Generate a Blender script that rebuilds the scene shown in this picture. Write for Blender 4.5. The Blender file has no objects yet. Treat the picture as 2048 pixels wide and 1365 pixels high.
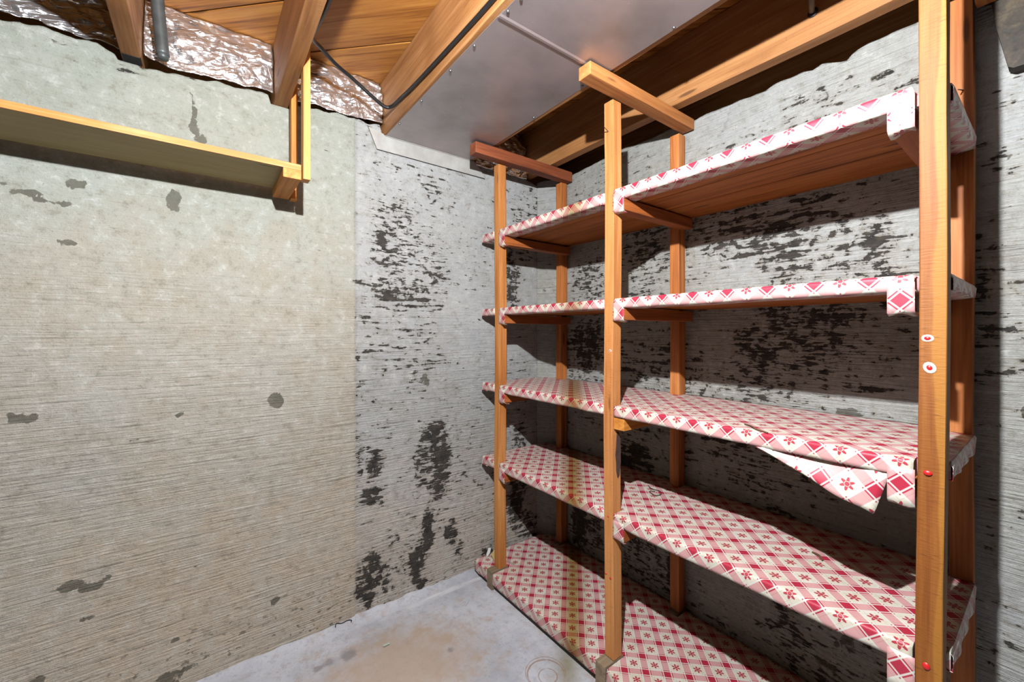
import bpy, bmesh, math, random
import numpy as np
from mathutils import Vector, Matrix

random.seed(7)
rng = np.random.default_rng(7)
S = bpy.context.scene
COL = S.collection

# ------------------------------------------------------------------ camera
H, PSI, F, CX, CY = 1.15, 0.6419, 823.3, 1024.0, 664.0
cam_d = bpy.data.cameras.new('camera')
cam = bpy.data.objects.new('camera', cam_d)
COL.objects.link(cam)
cam.location = (0, 0, H)
cam.rotation_euler = (math.pi / 2, 0, -PSI)
cam_d.sensor_width = 36.0
cam_d.lens = F / 2048 * 36
cam_d.shift_y = -(682.5 - CY) / 2048
cam_d.clip_start = 0.01
S.camera = cam

# ------------------------------------------------------------------ world, exposure
W = bpy.data.worlds.new('world')
S.world = W
W.use_nodes = True
W.node_tree.nodes['Background'].inputs[0].default_value = (0.9, 0.85, 0.8, 1)
W.node_tree.nodes['Background'].inputs[1].default_value = 0.02
S.view_settings.view_transform = 'Standard'
S.view_settings.look = 'None'
S.view_settings.gamma = 1
S.view_settings.use_curve_mapping = False
S.view_settings.exposure = 0.86
BULB_POS = (0.14, 0.205, 1.80)
BULB_STRENGTH = 24000.0
BULB_R = 0.012
BULB_COLOR = (0.90, 0.94, 1.0)

# ------------------------------------------------------------------ dimensions (metres)
XW, YW = 1.495, 1.69          # inner faces of the two concrete walls
XF, XR = 1.061, 1.445         # front faces of front and rear posts
WX, WY = 0.041, 0.037         # post section
PY = [1.517, 0.8725, 0.126]   # near faces of the three post pairs
ZT = 1.906                    # post tops
ST = [0.0745, 0.5597, 0.909, 1.2576, 1.6118]   # shelf tops
ZJ, ZS = 1.965, 2.195         # joist underside, subfloor underside
JX = [(-0.589, -0.545), (-0.195, -0.151), (0.199, 0.243), (0.593, 0.637), (0.987, 1.031), (1.352, 1.396)]

ALB = 0.60                    # all reflectances are a little lower than the photograph's display values

def srgb(r, g, b):
    f = lambda c: (c / 12.92 if c <= 0.04045 else ((c + 0.055) / 1.055) ** 2.4)
    return (f(r / 255) * ALB, f(g / 255) * ALB, f(b / 255) * ALB, 1.0)

def onLW(u, v):               # a point of the left wall
    a = (u - CX) / F
    z = YW / (math.cos(PSI) - math.sin(PSI) * a)
    return z * (math.sin(PSI) + math.cos(PSI) * a), H + z * (CY - v) / F

def onRW(u, v, X=None):       # a point of the right wall (or a plane parallel to it)
    X = XW if X is None else X
    a = (u - CX) / F
    z = X / (math.sin(PSI) + math.cos(PSI) * a)
    return z * (math.cos(PSI) - math.sin(PSI) * a), H + z * (CY - v) / F

def onZ(u, v, Z):
    z = F * (H - Z) / (v - CY)
    a = (u - CX) / F
    return z * (math.sin(PSI) + math.cos(PSI) * a), z * (math.cos(PSI) - math.sin(PSI) * a)

# ------------------------------------------------------------------ numpy value noise
def vnoise(x, y, seed=0):
    x = np.asarray(x, float); y = np.asarray(y, float)
    xi = np.floor(x).astype(np.int64); yi = np.floor(y).astype(np.int64)
    fx = x - xi; fy = y - yi
    fx = fx * fx * (3 - 2 * fx); fy = fy * fy * (3 - 2 * fy)
    def h(a, b):
        n = (a * 374761393 + b * 668265263 + seed * 982451653) & 0x7fffffff
        n = ((n ^ (n >> 13)) * 1274126177) & 0x7fffffff
        return ((n ^ (n >> 16)) & 0xffff) / 65535.0
    return (h(xi, yi) * (1 - fx) + h(xi + 1, yi) * fx) * (1 - fy) + (h(xi, yi + 1) * (1 - fx) + h(xi + 1, yi + 1) * fx) * fy

def fbm(x, y, o=4, seed=0):
    s = 0; a = 0.5; t = 0
    for i in range(o):
        s = s + a * vnoise(np.asarray(x) * 2 ** i, np.asarray(y) * 2 ** i, seed + i * 17); t += a; a *= 0.5
    return s / t - 0.5

# ------------------------------------------------------------------ node helper
class NT:
    def __init__(self, name):
        self.m = bpy.data.materials.new(name)
        self.m.use_nodes = True
        self.t = self.m.node_tree
        self.b = self.t.nodes['Principled BSDF']
    def n(self, ty, **kw):
        nd = self.t.nodes.new(ty)
        for k, v in kw.items():
            setattr(nd, k, v)
        return nd
    def put(self, sock, v):
        if isinstance(v, bpy.types.NodeSocket):
            self.t.links.new(v, sock)
        elif v is not None:
            sock.default_value = v
    def math(self, op, a, b=None, c=None, clamp=False):
        nd = self.n('ShaderNodeMath', operation=op, use_clamp=clamp)
        for i, v in enumerate((a, b, c)):
            if v is not None:
                self.put(nd.inputs[i], v)
        return nd.outputs[0]
    def vmul(self, v, s):
        nd = self.n('ShaderNodeVectorMath', operation='MULTIPLY')
        self.put(nd.inputs[0], v); nd.inputs[1].default_value = s
        return nd.outputs[0]
    def vadd(self, v, s):
        nd = self.n('ShaderNodeVectorMath', operation='ADD')
        self.put(nd.inputs[0], v); self.put(nd.inputs[1], s)
        return nd.outputs[0]
    def noise(self, vec, scale=1.0, detail=4.0, rough=0.55, dist=0.0):
        nd = self.n('ShaderNodeTexNoise')
        self.put(nd.inputs['Vector'], vec)
        nd.inputs['Scale'].default_value = scale
        nd.inputs['Detail'].default_value = detail
        nd.inputs['Roughness'].default_value = rough
        nd.inputs['Distortion'].default_value = dist
        return nd.outputs[0]
    def ss(self, x, lo, hi):
        nd = self.n('ShaderNodeMapRange', interpolation_type='SMOOTHSTEP')
        self.put(nd.inputs[0], x)
        nd.inputs[1].default_value = lo; nd.inputs[2].default_value = hi
        return nd.outputs[0]
    def ramp(self, fac, stops):
        nd = self.n('ShaderNodeValToRGB')
        self.put(nd.inputs[0], fac)
        e = nd.color_ramp.elements
        while len(e) < len(stops):
            e.new(0.5)
        for i, (p, c) in enumerate(stops):
            e[i].position = p; e[i].color = c
        return nd.outputs[0]
    def mix(self, fac, a, b, mode='MIX'):
        nd = self.n('ShaderNodeMix', data_type='RGBA', blend_type=mode)
        self.put(nd.inputs[0], fac)
        self.put(nd.inputs[6], a); self.put(nd.inputs[7], b)
        return nd.outputs[2]
    def obj(self):
        return self.n('ShaderNodeTexCoord').outputs['Object']
    def attr(self, name):
        return self.n('ShaderNodeAttribute', attribute_name=name).outputs['Fac']
    def sep(self, v):
        nd = self.n('ShaderNodeSeparateXYZ'); self.put(nd.inputs[0], v)
        return nd.outputs
    def comb(self, x, y, z):
        nd = self.n('ShaderNodeCombineXYZ')
        for i, v in enumerate((x, y, z)):
            self.put(nd.inputs[i], v)
        return nd.outputs[0]
    def bump(self, h, strength=0.3, dist=0.01, normal=None):
        nd = self.n('ShaderNodeBump')
        self.put(nd.inputs['Height'], h)
        nd.inputs['Strength'].default_value = strength
        nd.inputs['Distance'].default_value = dist
        if normal is not None:
            self.put(nd.inputs['Normal'], normal)
        return nd.outputs[0]
    def out(self, color=None, rough=None, metal=None, normal=None, spec=None, emit=None, estr=None):
        b = self.b.inputs
        self.put(b['Base Color'], color)
        self.put(b['Roughness'], rough)
        self.put(b['Metallic'], metal)
        if normal is not None: self.put(b['Normal'], normal)
        self.put(b['Specular IOR Level'], spec)
        if emit is not None:
            self.put(b['Emission Color'], emit); self.put(b['Emission Strength'], estr)
        return self.m

def plain(name, c, rough=0.6, metal=0.0, var=0.15, scale=30):
    k = NT(name)
    nz = k.noise(k.obj(), scale, 4)
    c2 = tuple(x * (1 - var * 2) for x in c[:3]) + (1,)
    c3 = tuple(min(1, x * (1 + var)) for x in c[:3]) + (1,)
    return k.out(k.ramp(nz, [(0.3, c2), (0.7, c3)]), rough, metal, k.bump(nz, 0.1, 0.003))

def wood(name, dark, mid, light, rough=0.62, saw=0.0, contrast=1.0, stripe=None):
    k = NT(name)
    o = k.obj()
    rnd = k.n('ShaderNodeObjectInfo').outputs['Random']
    off = k.comb(k.math('MULTIPLY', rnd, 37.0), k.math('MULTIPLY', rnd, 19.0), k.math('MULTIPLY', rnd, 53.0))
    p = k.vadd(o, off)
    n1 = k.noise(k.vmul(p, (1.4, 16, 16)), 1.6, 5, 0.6, 0.6)
    n2 = k.noise(k.vmul(p, (3.0, 130, 130)), 1.0, 3, 0.6)
    n3 = k.noise(p, 3.5, 3)
    g = k.math('ADD', k.math('MULTIPLY', n1, 0.6), k.math('MULTIPLY', n2, 0.4))
    col = k.ramp(g, [(0.5 - 0.16 / contrast, dark), (0.5, mid), (0.5 + 0.15 / contrast, light)])
    col = k.mix(k.ss(n3, 0.55, 0.75), col, k.mix(0.45, col, dark))
    col = k.mix(k.math('MULTIPLY', rnd, 0.25), col, mid)
    # knots
    vo = k.n('ShaderNodeTexVoronoi')
    k.put(vo.inputs['Vector'], k.vmul(p, (1.6, 9, 9)))
    vo.inputs['Scale'].default_value = 1.4
    kn = k.ss(vo.outputs['Distance'], 0.10, 0.05)
    col = k.mix(k.math('MULTIPLY', kn, 0.75), col, tuple(c * 0.35 for c in dark[:3]) + (1,))
    if stripe:
        s = k.sep(o)
        e = k.math('ADD', s[1], k.math('MULTIPLY', k.math('SUBTRACT', k.noise(k.vmul(o, (2.2, 0, 0)), 1.0, 2), 0.5), 0.05))
        col = k.mix(k.math('MULTIPLY', k.ss(e, stripe[0] + 0.002, stripe[0] - 0.002), 0.85), col, stripe[1])
    hgt = g
    if saw:
        sw = k.noise(k.vmul(p, (300, 45, 45)), 1.0, 3)
        spots = k.ss(sw, 0.60, 0.76)
        col = k.mix(k.math('MULTIPLY', spots, saw), col, tuple(c * 0.45 for c in dark[:3]) + (1,))
        hgt = k.math('ADD', g, k.math('MULTIPLY', sw, 0.6))
    return k.out(col, rough, 0, k.bump(hgt, 0.35, 0.003), 0.3)

M = {}
M['post'] = wood('post_wood', srgb(156, 88, 35), srgb(203, 129, 64), srgb(226, 160, 93), saw=0.15)
M['postF3'] = wood('post_wood_sapwood', srgb(117, 60, 12), srgb(144, 83, 26), srgb(160, 101, 42), saw=0.5,
                   stripe=(-0.005, srgb(172, 114, 40)))
M['postF2'] = wood('post_wood_sawn', srgb(172, 100, 47), srgb(211, 140, 78), srgb(228, 167, 104), saw=0.45)
M['rear'] = wood('rear_post_wood', srgb(146, 78, 30), srgb(195, 116, 55), srgb(219, 144, 82))
M['rail'] = wood('redwood_rail', srgb(101, 46, 24), srgb(148, 78, 45), srgb(177, 101, 63))
M['rail2'] = wood('top_rail_wood', srgb(146, 80, 39), srgb(203, 131, 72), srgb(222, 159, 97))
M['support'] = wood('support_wood', srgb(126, 62, 24), srgb(175, 96, 42), srgb(197, 116, 59))
M['board'] = wood('shelf_board_wood', srgb(115, 57, 14), srgb(179, 101, 34), srgb(203, 125, 52), contrast=1.3)
M['joist'] = wood('joist_wood', srgb(133, 80, 39), srgb(181, 124, 72), srgb(209, 154, 102), contrast=0.8, saw=0.25)
M['subfloor'] = wood('subfloor_wood', srgb(115, 63, 16), srgb(184, 117, 49), srgb(208, 145, 70), contrast=1.1)
M['pine'] = wood('pale_pine', srgb(192, 128, 58), srgb(222, 161, 85), srgb(235, 184, 114))
M['pine2'] = wood('orange_pine', srgb(167, 97, 32), srgb(213, 136, 55), srgb(232, 167, 87))
M['plyedge'] = wood('shelf_edge_wood', srgb(183, 107, 41), srgb(213, 140, 68), srgb(228, 180, 125))
M['plyface'] = wood('painted_shelf_underside', srgb(152, 133, 87), srgb(182, 162, 111), srgb(198, 179, 128), contrast=0.5)
M['greywood'] = wood('weathered_block_wood', srgb(105, 90, 70), srgb(148, 127, 101), srgb(170, 150, 123))
M['darkwood'] = wood('dark_bracing_wood', srgb(34, 28, 20), srgb(58, 48, 34), srgb(88, 74, 52), contrast=0.9, saw=0.4)
M['black'] = plain('black_rubber', srgb(28, 28, 30), 0.45, 0, 0.1)
M['greycable'] = plain('grey_cable_sheath', srgb(120, 118, 112), 0.5)
M['pipe'] = plain('grey_pipe_paint', srgb(92, 96, 94), 0.45, 0.3, 0.2)
M['red'] = plain('red_plastic', srgb(226, 30, 30), 0.4, 0, 0.05)
M['paper'] = plain('white_paper', srgb(236, 234, 228), 0.8, 0, 0.05)
M['tan'] = plain('tan_paper', srgb(206, 178, 110), 0.8, 0, 0.1)
M['pencil'] = plain('dark_pencil', srgb(40, 34, 30), 0.8)
M['nail'] = plain('steel_nail', srgb(150, 148, 146), 0.35, 0.9, 0.1)
M['twig'] = plain('brown_litter', srgb(110, 78, 44), 0.9)
M['bark'] = plain('bark_brown', srgb(84, 56, 48), 0.8, 0, 0.25)
M['char'] = plain('charred_wood', srgb(20, 17, 14), 0.95, 0, 0.3, 80)
M['cobweb'] = plain('cobweb_thread', srgb(220, 220, 215), 0.8)
M['porcelain'] = plain('white_porcelain', srgb(230, 228, 220), 0.25, 0, 0.03)
M['green'] = plain('pale_green_chip', srgb(196, 212, 186), 0.7, 0, 0.05)

def make_metal():
    k = NT('galvanised_sheet')
    o = k.obj()
    n1 = k.noise(o, 5, 4)
    n2 = k.noise(o, 90, 3)
    n3 = k.noise(k.vmul(o, (3, 60, 3)), 1, 3)
    col = k.ramp(n1, [(0.3, srgb(183, 175, 171)), (0.5, srgb(205, 195, 193)), (0.72, srgb(220, 205, 203))])
    sp = k.ss(n2, 0.70, 0.76)
    col = k.mix(k.math('MULTIPLY', sp, 0.6), col, srgb(250, 244, 238))
    r = k.math('ADD', 0.36, k.math('MULTIPLY', n3, 0.14))
    return k.out(col, r, 0.75, k.bump(n1, 0.06, 0.02), 0.5)
M['metal'] = make_metal()

def make_flange():
    k = NT('pale_flange_sheet')
    o = k.obj(); n1 = k.noise(o, 14, 4)
    col = k.ramp(n1, [(0.3, srgb(186, 182, 172)), (0.7, srgb(216, 213, 205))])
    return k.out(col, 0.45, 0.25, k.bump(n1, 0.1, 0.01))
M['flange'] = make_flange()

def make_foil():
    k = NT('crinkled_foil')
    o = k.obj()
    wv = k.vadd(o, k.vmul(k.noise(o, 16, 3), (0.03, 0.03, 0.03)))
    def crease(scale, sx, sz):
        v_ = k.n('ShaderNodeTexVoronoi', feature='DISTANCE_TO_EDGE')
        k.put(v_.inputs['Vector'], k.vmul(wv, (sx, 1.0, sz)))
        v_.inputs['Scale'].default_value = scale
        return k.math('MINIMUM', v_.outputs['Distance'], 0.35)
    n1 = k.noise(o, 7, 2, 0.5, 0.6)
    c1 = crease(13, 0.7, 1.3); c2 = crease(34, 0.5, 1.5)
    s = k.sep(k.vmul(o, (1, 1, 1)))
    sc1 = k.math('ABSOLUTE', k.math('SUBTRACT', k.math('FRACT', k.math('MULTIPLY', k.math('ADD', s[0], k.math('MULTIPLY', s[2], 0.35)), 62.0)), 0.5))
    sc2 = k.math('ABSOLUTE', k.math('SUBTRACT', k.math('FRACT', k.math('MULTIPLY', k.math('SUBTRACT', s[2], k.math('MULTIPLY', s[0], 0.35)), 62.0)), 0.5))
    scrim = k.math('MAXIMUM', k.ss(sc1, 0.44, 0.49), k.ss(sc2, 0.45, 0.49))
    hgt = k.math('ADD', k.math('ADD', k.math('MULTIPLY', n1, 1.0), k.math('MULTIPLY', c1, 1.3)), k.math('ADD', k.math('MULTIPLY', c2, 0.35), k.math('MULTIPLY', scrim, 0.04)))
    col = k.mix(k.math('MULTIPLY', scrim, 0.5), (0.78, 0.77, 0.76, 1), (0.86, 0.85, 0.84, 1))
    return k.out(col, 0.24, 0.92, k.bump(hgt, 0.5, 0.03), 0.5)
M['foil'] = make_foil()

def make_cloth():
    k = NT('plaid_oilcloth')
    uv = k.n('ShaderNodeUVMap', uv_map='UVMap').outputs[0]
    s = k.sep(uv)
    per = 0.0655
    q = 1 / (math.sqrt(2) * per)
    a = k.math('MULTIPLY', k.math('ADD', s[0], s[1]), q)
    b = k.math('MULTIPLY', k.math('SUBTRACT', s[0], s[1]), q)
    fa = k.math('ABSOLUTE', k.math('SUBTRACT', k.math('FRACT', a), 0.5))
    fb = k.math('ABSOLUTE', k.math('SUBTRACT', k.math('FRACT', b), 0.5))
    e = 0.006
    def band(f, hi):
        return k.ss(f, hi + e, hi - e)
    def line(f, c, w):
        return k.ss(k.math('ABSOLUTE', k.math('SUBTRACT', f, c)), w + e, w - e)
    Ba, Bb = band(fa, 0.155), band(fb, 0.155)
    La, Lb = line(fa, 0.226, 0.020), line(fb, 0.226, 0.020)
    Ga, Gb = line(fa, 0.345, 0.006), line(fb, 0.345, 0.006)
    nz = k.noise(uv, 9, 4)
    wv = k.noise(uv, 500, 2)
    cream = k.mix(k.ss(nz, 0.35, 0.7), srgb(230, 224, 206), srgb(222, 210, 186))
    pink = srgb(220, 148, 150)
    crim = srgb(183, 22, 57)
    col = cream
    anyB = k.math('MAXIMUM', Ba, Bb)
    col = k.mix(k.math('MULTIPLY', anyB, 0.78), col, pink)
    gl = k.math('MAXIMUM', Ga, Gb)
    col = k.mix(k.math('MULTIPLY', gl, 0.45), col, srgb(147, 132, 108))
    wl = k.math('MAXIMUM', line(fa, 0.185, 0.02), line(fb, 0.185, 0.02))
    col = k.mix(k.math('MULTIPLY', wl, 0.75), col, srgb(230, 230, 218))
    redq = k.math('MAXIMUM', k.math('MULTIPLY', Ba, Bb), k.math('MAXIMUM', k.math('MAXIMUM', k.math('MULTIPLY', La, Bb), k.math('MULTIPLY', Lb, Ba)), k.math('MULTIPLY', La, Lb)))
    # flowers in the open cells
    ca = k.math('SUBTRACT', k.math('FRACT', k.math('ADD', a, 0.5)), 0.5)
    cb = k.math('SUBTRACT', k.math('FRACT', k.math('ADD', b, 0.5)), 0.5)
    r = k.math('SQRT', k.math('ADD', k.math('MULTIPLY', ca, ca), k.math('MULTIPLY', cb, cb)))
    th = k.math('ARCTAN2', cb, ca)
    pet = k.math('ADD', 0.150, k.math('MULTIPLY', k.math('COSINE', k.math('MULTIPLY', k.math('ADD', th, 0.4), 6.0)), 0.055))
    fl = k.ss(k.math('SUBTRACT', r, pet), 0.008, -0.008)
    hole = k.math('MULTIPLY', k.ss(k.math('ABSOLUTE', k.math('SUBTRACT', r, 0.074)), 0.013, 0.005), 0.8)
    fl = k.math('MULTIPLY', fl, k.math('SUBTRACT', 1.0, hole))
    redq = k.math('MAXIMUM', redq, fl)
    col = k.mix(k.math('MULTIPLY', redq, 0.94), col, crim)
    # wear: dirt; a yellow band of light is tinted into the cloth
    d = k.noise(uv, 26, 6, 0.7)
    col = k.mix(k.math('MULTIPLY', k.ss(d, 0.60, 0.78), 0.35), col, srgb(137, 116, 84))
    col = k.mix(k.math('MULTIPLY', k.attr('light_band'), 0.95), col, k.mix(1.0, col, srgb(216, 184, 82), 'MULTIPLY'))
    return k.out(col, 0.42, 0, k.bump(k.math('ADD', nz, k.math('MULTIPLY', wv, 0.05)), 0.12, 0.01), 0.35)
M['cloth'] = make_cloth()

def make_concrete(name, kind):
    """kind 0: board-formed wall with beige and grey halves; 1: wall with flaking white paint."""
    k = NT(name)
    o = k.obj()
    wear = k.attr('wear'); zone = k.attr('zone'); blot = k.attr('blot')
    s = k.sep(o)
    big = k.noise(o, 1.6, 5, 0.6)
    mid = k.noise(o, 9, 6, 0.65)
    fine = k.noise(o, 150, 4, 0.65)
    mott = k.noise(o, 34, 8, 0.75)
    grain = k.noise(k.vmul(o, (6, 6, 150)), 1.0, 5, 0.62, 0.35)
    st1 = k.noise(k.vmul(o, (22, 22, 110)), 1.0, 6, 0.62, 0.6)
    st2 = k.noise(k.vmul(o, (9, 9, 66)), 1.0, 6, 0.6, 0.5)
    sel = k.ss(k.noise(o, 2.6, 2), 0.40, 0.60)
    streak = k.math('ADD', k.math('MULTIPLY', st1, k.math('SUBTRACT', 1.0, sel)), k.math('MULTIPLY', st2, sel))
    blob = k.noise(o, 36, 6, 0.62, 0.4)
    if kind == 0:
        beige = k.ramp(big, [(0.3, srgb(180, 168, 148)), (0.5, srgb(188, 179, 162)), (0.7, srgb(182, 180, 168))])
        # greener upper tone, darkened to offset the strong light there, ragged edge
        up = k.ss(k.math('ADD', s[2], k.math('MULTIPLY', k.math('SUBTRACT', mid, 0.5), 1.2)), 0.9, 1.9)
        beige = k.mix(k.math('MULTIPLY', up, 0.75), beige, srgb(164, 172, 158))
        grey = k.ramp(big, [(0.3, srgb(166, 164, 158)), (0.5, srgb(182, 182, 178)), (0.7, srgb(190, 190, 188))])
        base = k.mix(zone, beige, grey)
        tan = k.ss(k.math('ADD', s[2], k.math('MULTIPLY', mid, 0.7)), 1.15, 0.45)
        base = k.mix(k.math('MULTIPLY', tan, 0.40), base, srgb(236, 210, 180))  # tan tone low on the wall, brightened where the lamp light falls short
    else:
        base = k.ramp(big, [(0.3, srgb(164, 161, 148)), (0.5, srgb(180, 179, 172)), (0.7, srgb(186, 188, 186))])
        base = k.mix(k.math('MULTIPLY', k.ss(mid, 0.5, 0.7), 0.4), base, srgb(160, 156, 134))
    base = k.mix(k.math('MULTIPLY', k.ss(mid, 0.35, 0.62), 0.22), base, srgb(206, 204, 194))
    base = k.mix(k.math('MULTIPLY', k.ss(mott, 0.49, 0.30), 0.60), base, srgb(138, 130, 112))
    base = k.mix(k.math('MULTIPLY', k.ss(mott, 0.52, 0.70), 0.50), base, srgb(226, 224, 214))
    # pale scuffs and darker grain lines
    glo = k.math('ADD', 0.35, k.math('MULTIPLY', k.ss(k.math('ADD', s[2], k.math('MULTIPLY', mid, 0.5)), 1.75, 0.95), 0.65)) if kind == 0 else 1.0
    base = k.mix(k.math('MULTIPLY', k.math('MULTIPLY', k.ss(grain, 0.60, 0.78), 0.36), glo), base, srgb(222, 218, 206))
    base = k.mix(k.math('MULTIPLY', k.math('MULTIPLY', k.ss(grain, 0.42, 0.28), 0.68), glo), base, srgb(104, 96, 80))
    base = k.mix(k.math('MULTIPLY', k.ss(fine, 0.58, 0.74), 0.45), base, srgb(110, 104, 92))
    val = k.math('ADD', k.math('MULTIPLY', streak, 0.60), k.math('MULTIPLY', blob, 0.40))
    val = k.math('ADD', k.math('MULTIPLY', k.math('SUBTRACT', val, 0.5), 1.45), 0.49)
    t = k.math('ADD', val, k.math('MULTIPLY', k.math('SUBTRACT', k.math('MINIMUM', wear, 0.92), 0.5), 0.37))
    dark = k.ss(t, 0.535, 0.56)
    dcol = k.ramp(k.noise(o, 40, 4), [(0.35, srgb(26, 24, 22)), (0.65, srgb(70, 62, 54))])
    halo = k.math('MULTIPLY', k.ss(t, 0.43, 0.55), 0.42)
    base = k.mix(halo, base, srgb(140, 128, 108) if kind else srgb(130, 120, 104))
    base = k.mix(k.math('MULTIPLY', dark, 0.93), base, dcol)
    # plain dark blotches and pits
    bl = k.ss(k.math('ADD', blot, k.math('MULTIPLY', k.math('SUBTRACT', blob, 0.5), 1.1)), 0.48, 0.56)
    base = k.mix(k.math('MULTIPLY', bl, k.math('ADD', 0.45, k.math('MULTIPLY', mott, 0.7))), base, srgb(92, 88, 74))
    pz = k.ss(k.math('ADD', s[2], k.math('MULTIPLY', mid, 0.25)), 0.52, 0.12)
    pit = k.ss(k.noise(k.vmul(o, (1, 1, 1.6)), 46, 2, 0.5), 0.635, 0.67)
    base = k.mix(k.math('MULTIPLY', k.math('MULTIPLY', pit, pz), 0.75), base, srgb(92, 82, 66))
    hgt = k.math('ADD', k.math('ADD', k.math('MULTIPLY', k.math('MULTIPLY', grain, 1.1), glo), k.math('MULTIPLY', fine, 0.35)),
                 k.math('SUBTRACT', k.math('MULTIPLY', mid, 0.8), k.math('MULTIPLY', dark, 0.5)))
    return k.out(base, 0.85, 0, k.bump(hgt, 0.85, 0.011), 0.25)
M['wallL'] = make_concrete('board_formed_concrete', 0)
M['wallR'] = make_concrete('flaking_painted_concrete', 1)

def make_floor():
    k = NT('concrete_floor')
    o = k.obj()
    big = k.noise(o, 3.2, 6, 0.62); mid = k.noise(o, 14, 6, 0.65); fine = k.noise(o, 140, 3)
    col = k.ramp(big, [(0.3, srgb(176, 178, 184)), (0.5, srgb(204, 205, 210)), (0.7, srgb(224, 225, 229))])
    col = k.mix(k.math('MULTIPLY', k.ss(mid, 0.50, 0.72), 0.5), col, srgb(190, 168, 144))
    col = k.mix(k.math('MULTIPLY', k.ss(k.noise(o, 11, 5, 0.65), 0.60, 0.74), 0.55), col, srgb(186, 134, 88))
    col = k.mix(k.math('MULTIPLY', k.ss(k.noise(o, 34, 8, 0.75), 0.52, 0.34), 0.4), col, srgb(150, 148, 148))
    col = k.mix(k.math('MULTIPLY', k.ss(fine, 0.58, 0.75), 0.4), col, srgb(118, 114, 112))
    wm = k.ss(k.math('ADD', k.attr('warm'), k.math('MULTIPLY', k.math('SUBTRACT', mid, 0.5), 1.0)), 0.2, 0.9)
    col = k.mix(k.math('MULTIPLY', wm, 0.75), col, srgb(188, 162, 134))
    sm = k.ss(k.math('ADD', k.attr('smudge'), k.math('MULTIPLY', k.math('SUBTRACT', mid, 0.5), 1.2)), 0.35, 0.8)
    col = k.mix(k.math('MULTIPLY', sm, 0.6), col, srgb(124, 120, 120))
    col = k.mix(k.math('MULTIPLY', k.attr('olive'), 0.7), col, srgb(132, 120, 70))  # olive patch: the yellow light streak carried into the floor colour
    # rust rings left by cans
    s = k.sep(o)
    def ring(cx, cy, rad, w):
        dx = k.math('SUBTRACT', s[0], cx); dy = k.math('SUBTRACT', s[1], cy)
        r = k.math('SQRT', k.math('ADD', k.math('MULTIPLY', dx, dx), k.math('MULTIPLY', dy, dy)))
        r = k.math('ADD', r, k.math('MULTIPLY', k.math('SUBTRACT', mid, 0.5), 0.006))
        return k.ss(k.math('ABSOLUTE', k.math('SUBTRACT', r, rad)), w, w * 0.3)
    c1 = onZ(1092, 1350, 0); c2 = onZ(1092, 1352, 0)
    rg = k.math('MAXIMUM', ring(c1[0], c1[1], 0.062, 0.004), k.math('MAXIMUM', ring(c1[0] + 0.004, c1[1] + 0.006, 0.068, 0.002), ring(c2[0] + 0.003, c2[1] - 0.006, 0.031, 0.003)))
    col = k.mix(k.math('MULTIPLY', rg, k.math('MULTIPLY', k.ss(mid, 0.30, 0.55), 0.7)), col, srgb(150, 104, 60))
    # white mineral bloom along the wall cove
    wl = k.math('MULTIPLY', k.ss(k.math('ADD', k.attr('bloom'), k.math('MULTIPLY', k.math('SUBTRACT', k.noise(k.vmul(o, (6, 40, 6)), 1.0, 5, 0.7), 0.5), 2.2)), 0.55, 1.25), 0.75)
    col = k.mix(wl, col, srgb(245, 245, 245))
    r = k.math('ADD', 0.45, k.math('MULTIPLY', mid, 0.35))
    return k.out(col, r, 0, k.bump(k.math('ADD', mid, k.math('MULTIPLY', fine, 0.3)), 0.2, 0.005), 0.35)
M['floor'] = make_floor()

# ------------------------------------------------------------------ object helpers
def link(name, me, mat, parent=None, loc=None, rot=None):
    o = bpy.data.objects.new(name, me)
    COL.objects.link(o)
    if mat is not None and len(me.materials) == 0:
        me.materials.append(mat)
    if parent is not None:
        o.parent = parent
    if loc is not None: o.location = loc
    if rot is not None: o.rotation_euler = rot
    return o

def mesh(name, verts, faces, mat, parent=None, loc=None, rot=None, uv=None, attrs=None, smooth=False):
    me = bpy.data.meshes.new(name)
    me.from_pydata([tuple(map(float, v)) for v in verts], [], faces)
    if uv is not None:
        l = me.uv_layers.new(name='UVMap')
        li = np.empty(len(me.loops), dtype=np.int64)
        me.loops.foreach_get('vertex_index', li)
        l.data.foreach_set('uv', np.asarray(uv, float)[li].ravel())
    for k_, v_ in (attrs or {}).items():
        a = me.attributes.new(k_, 'FLOAT', 'POINT')
        a.data.foreach_set('value', np.asarray(v_, float).ravel())
    if smooth:
        me.polygons.foreach_set('use_smooth', np.ones(len(me.polygons), bool))
    me.update()
    return link(name, me, mat, parent, loc, rot)

def tag(o, label, cat, group=None, kind=None):
    if label: o['label'] = label
    if cat: o['category'] = cat
    if group: o['group'] = group
    if kind: o['kind'] = kind
    return o

def empty(name, loc):
    o = bpy.data.objects.new(name, None)
    COL.objects.link(o)
    o.location = loc
    o.empty_display_size = 0.1
    return o

AX = {'X': (0, 0, 0), 'Y': (0, 0, math.pi / 2), 'Z': (0, -math.pi / 2, 0)}

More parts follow.
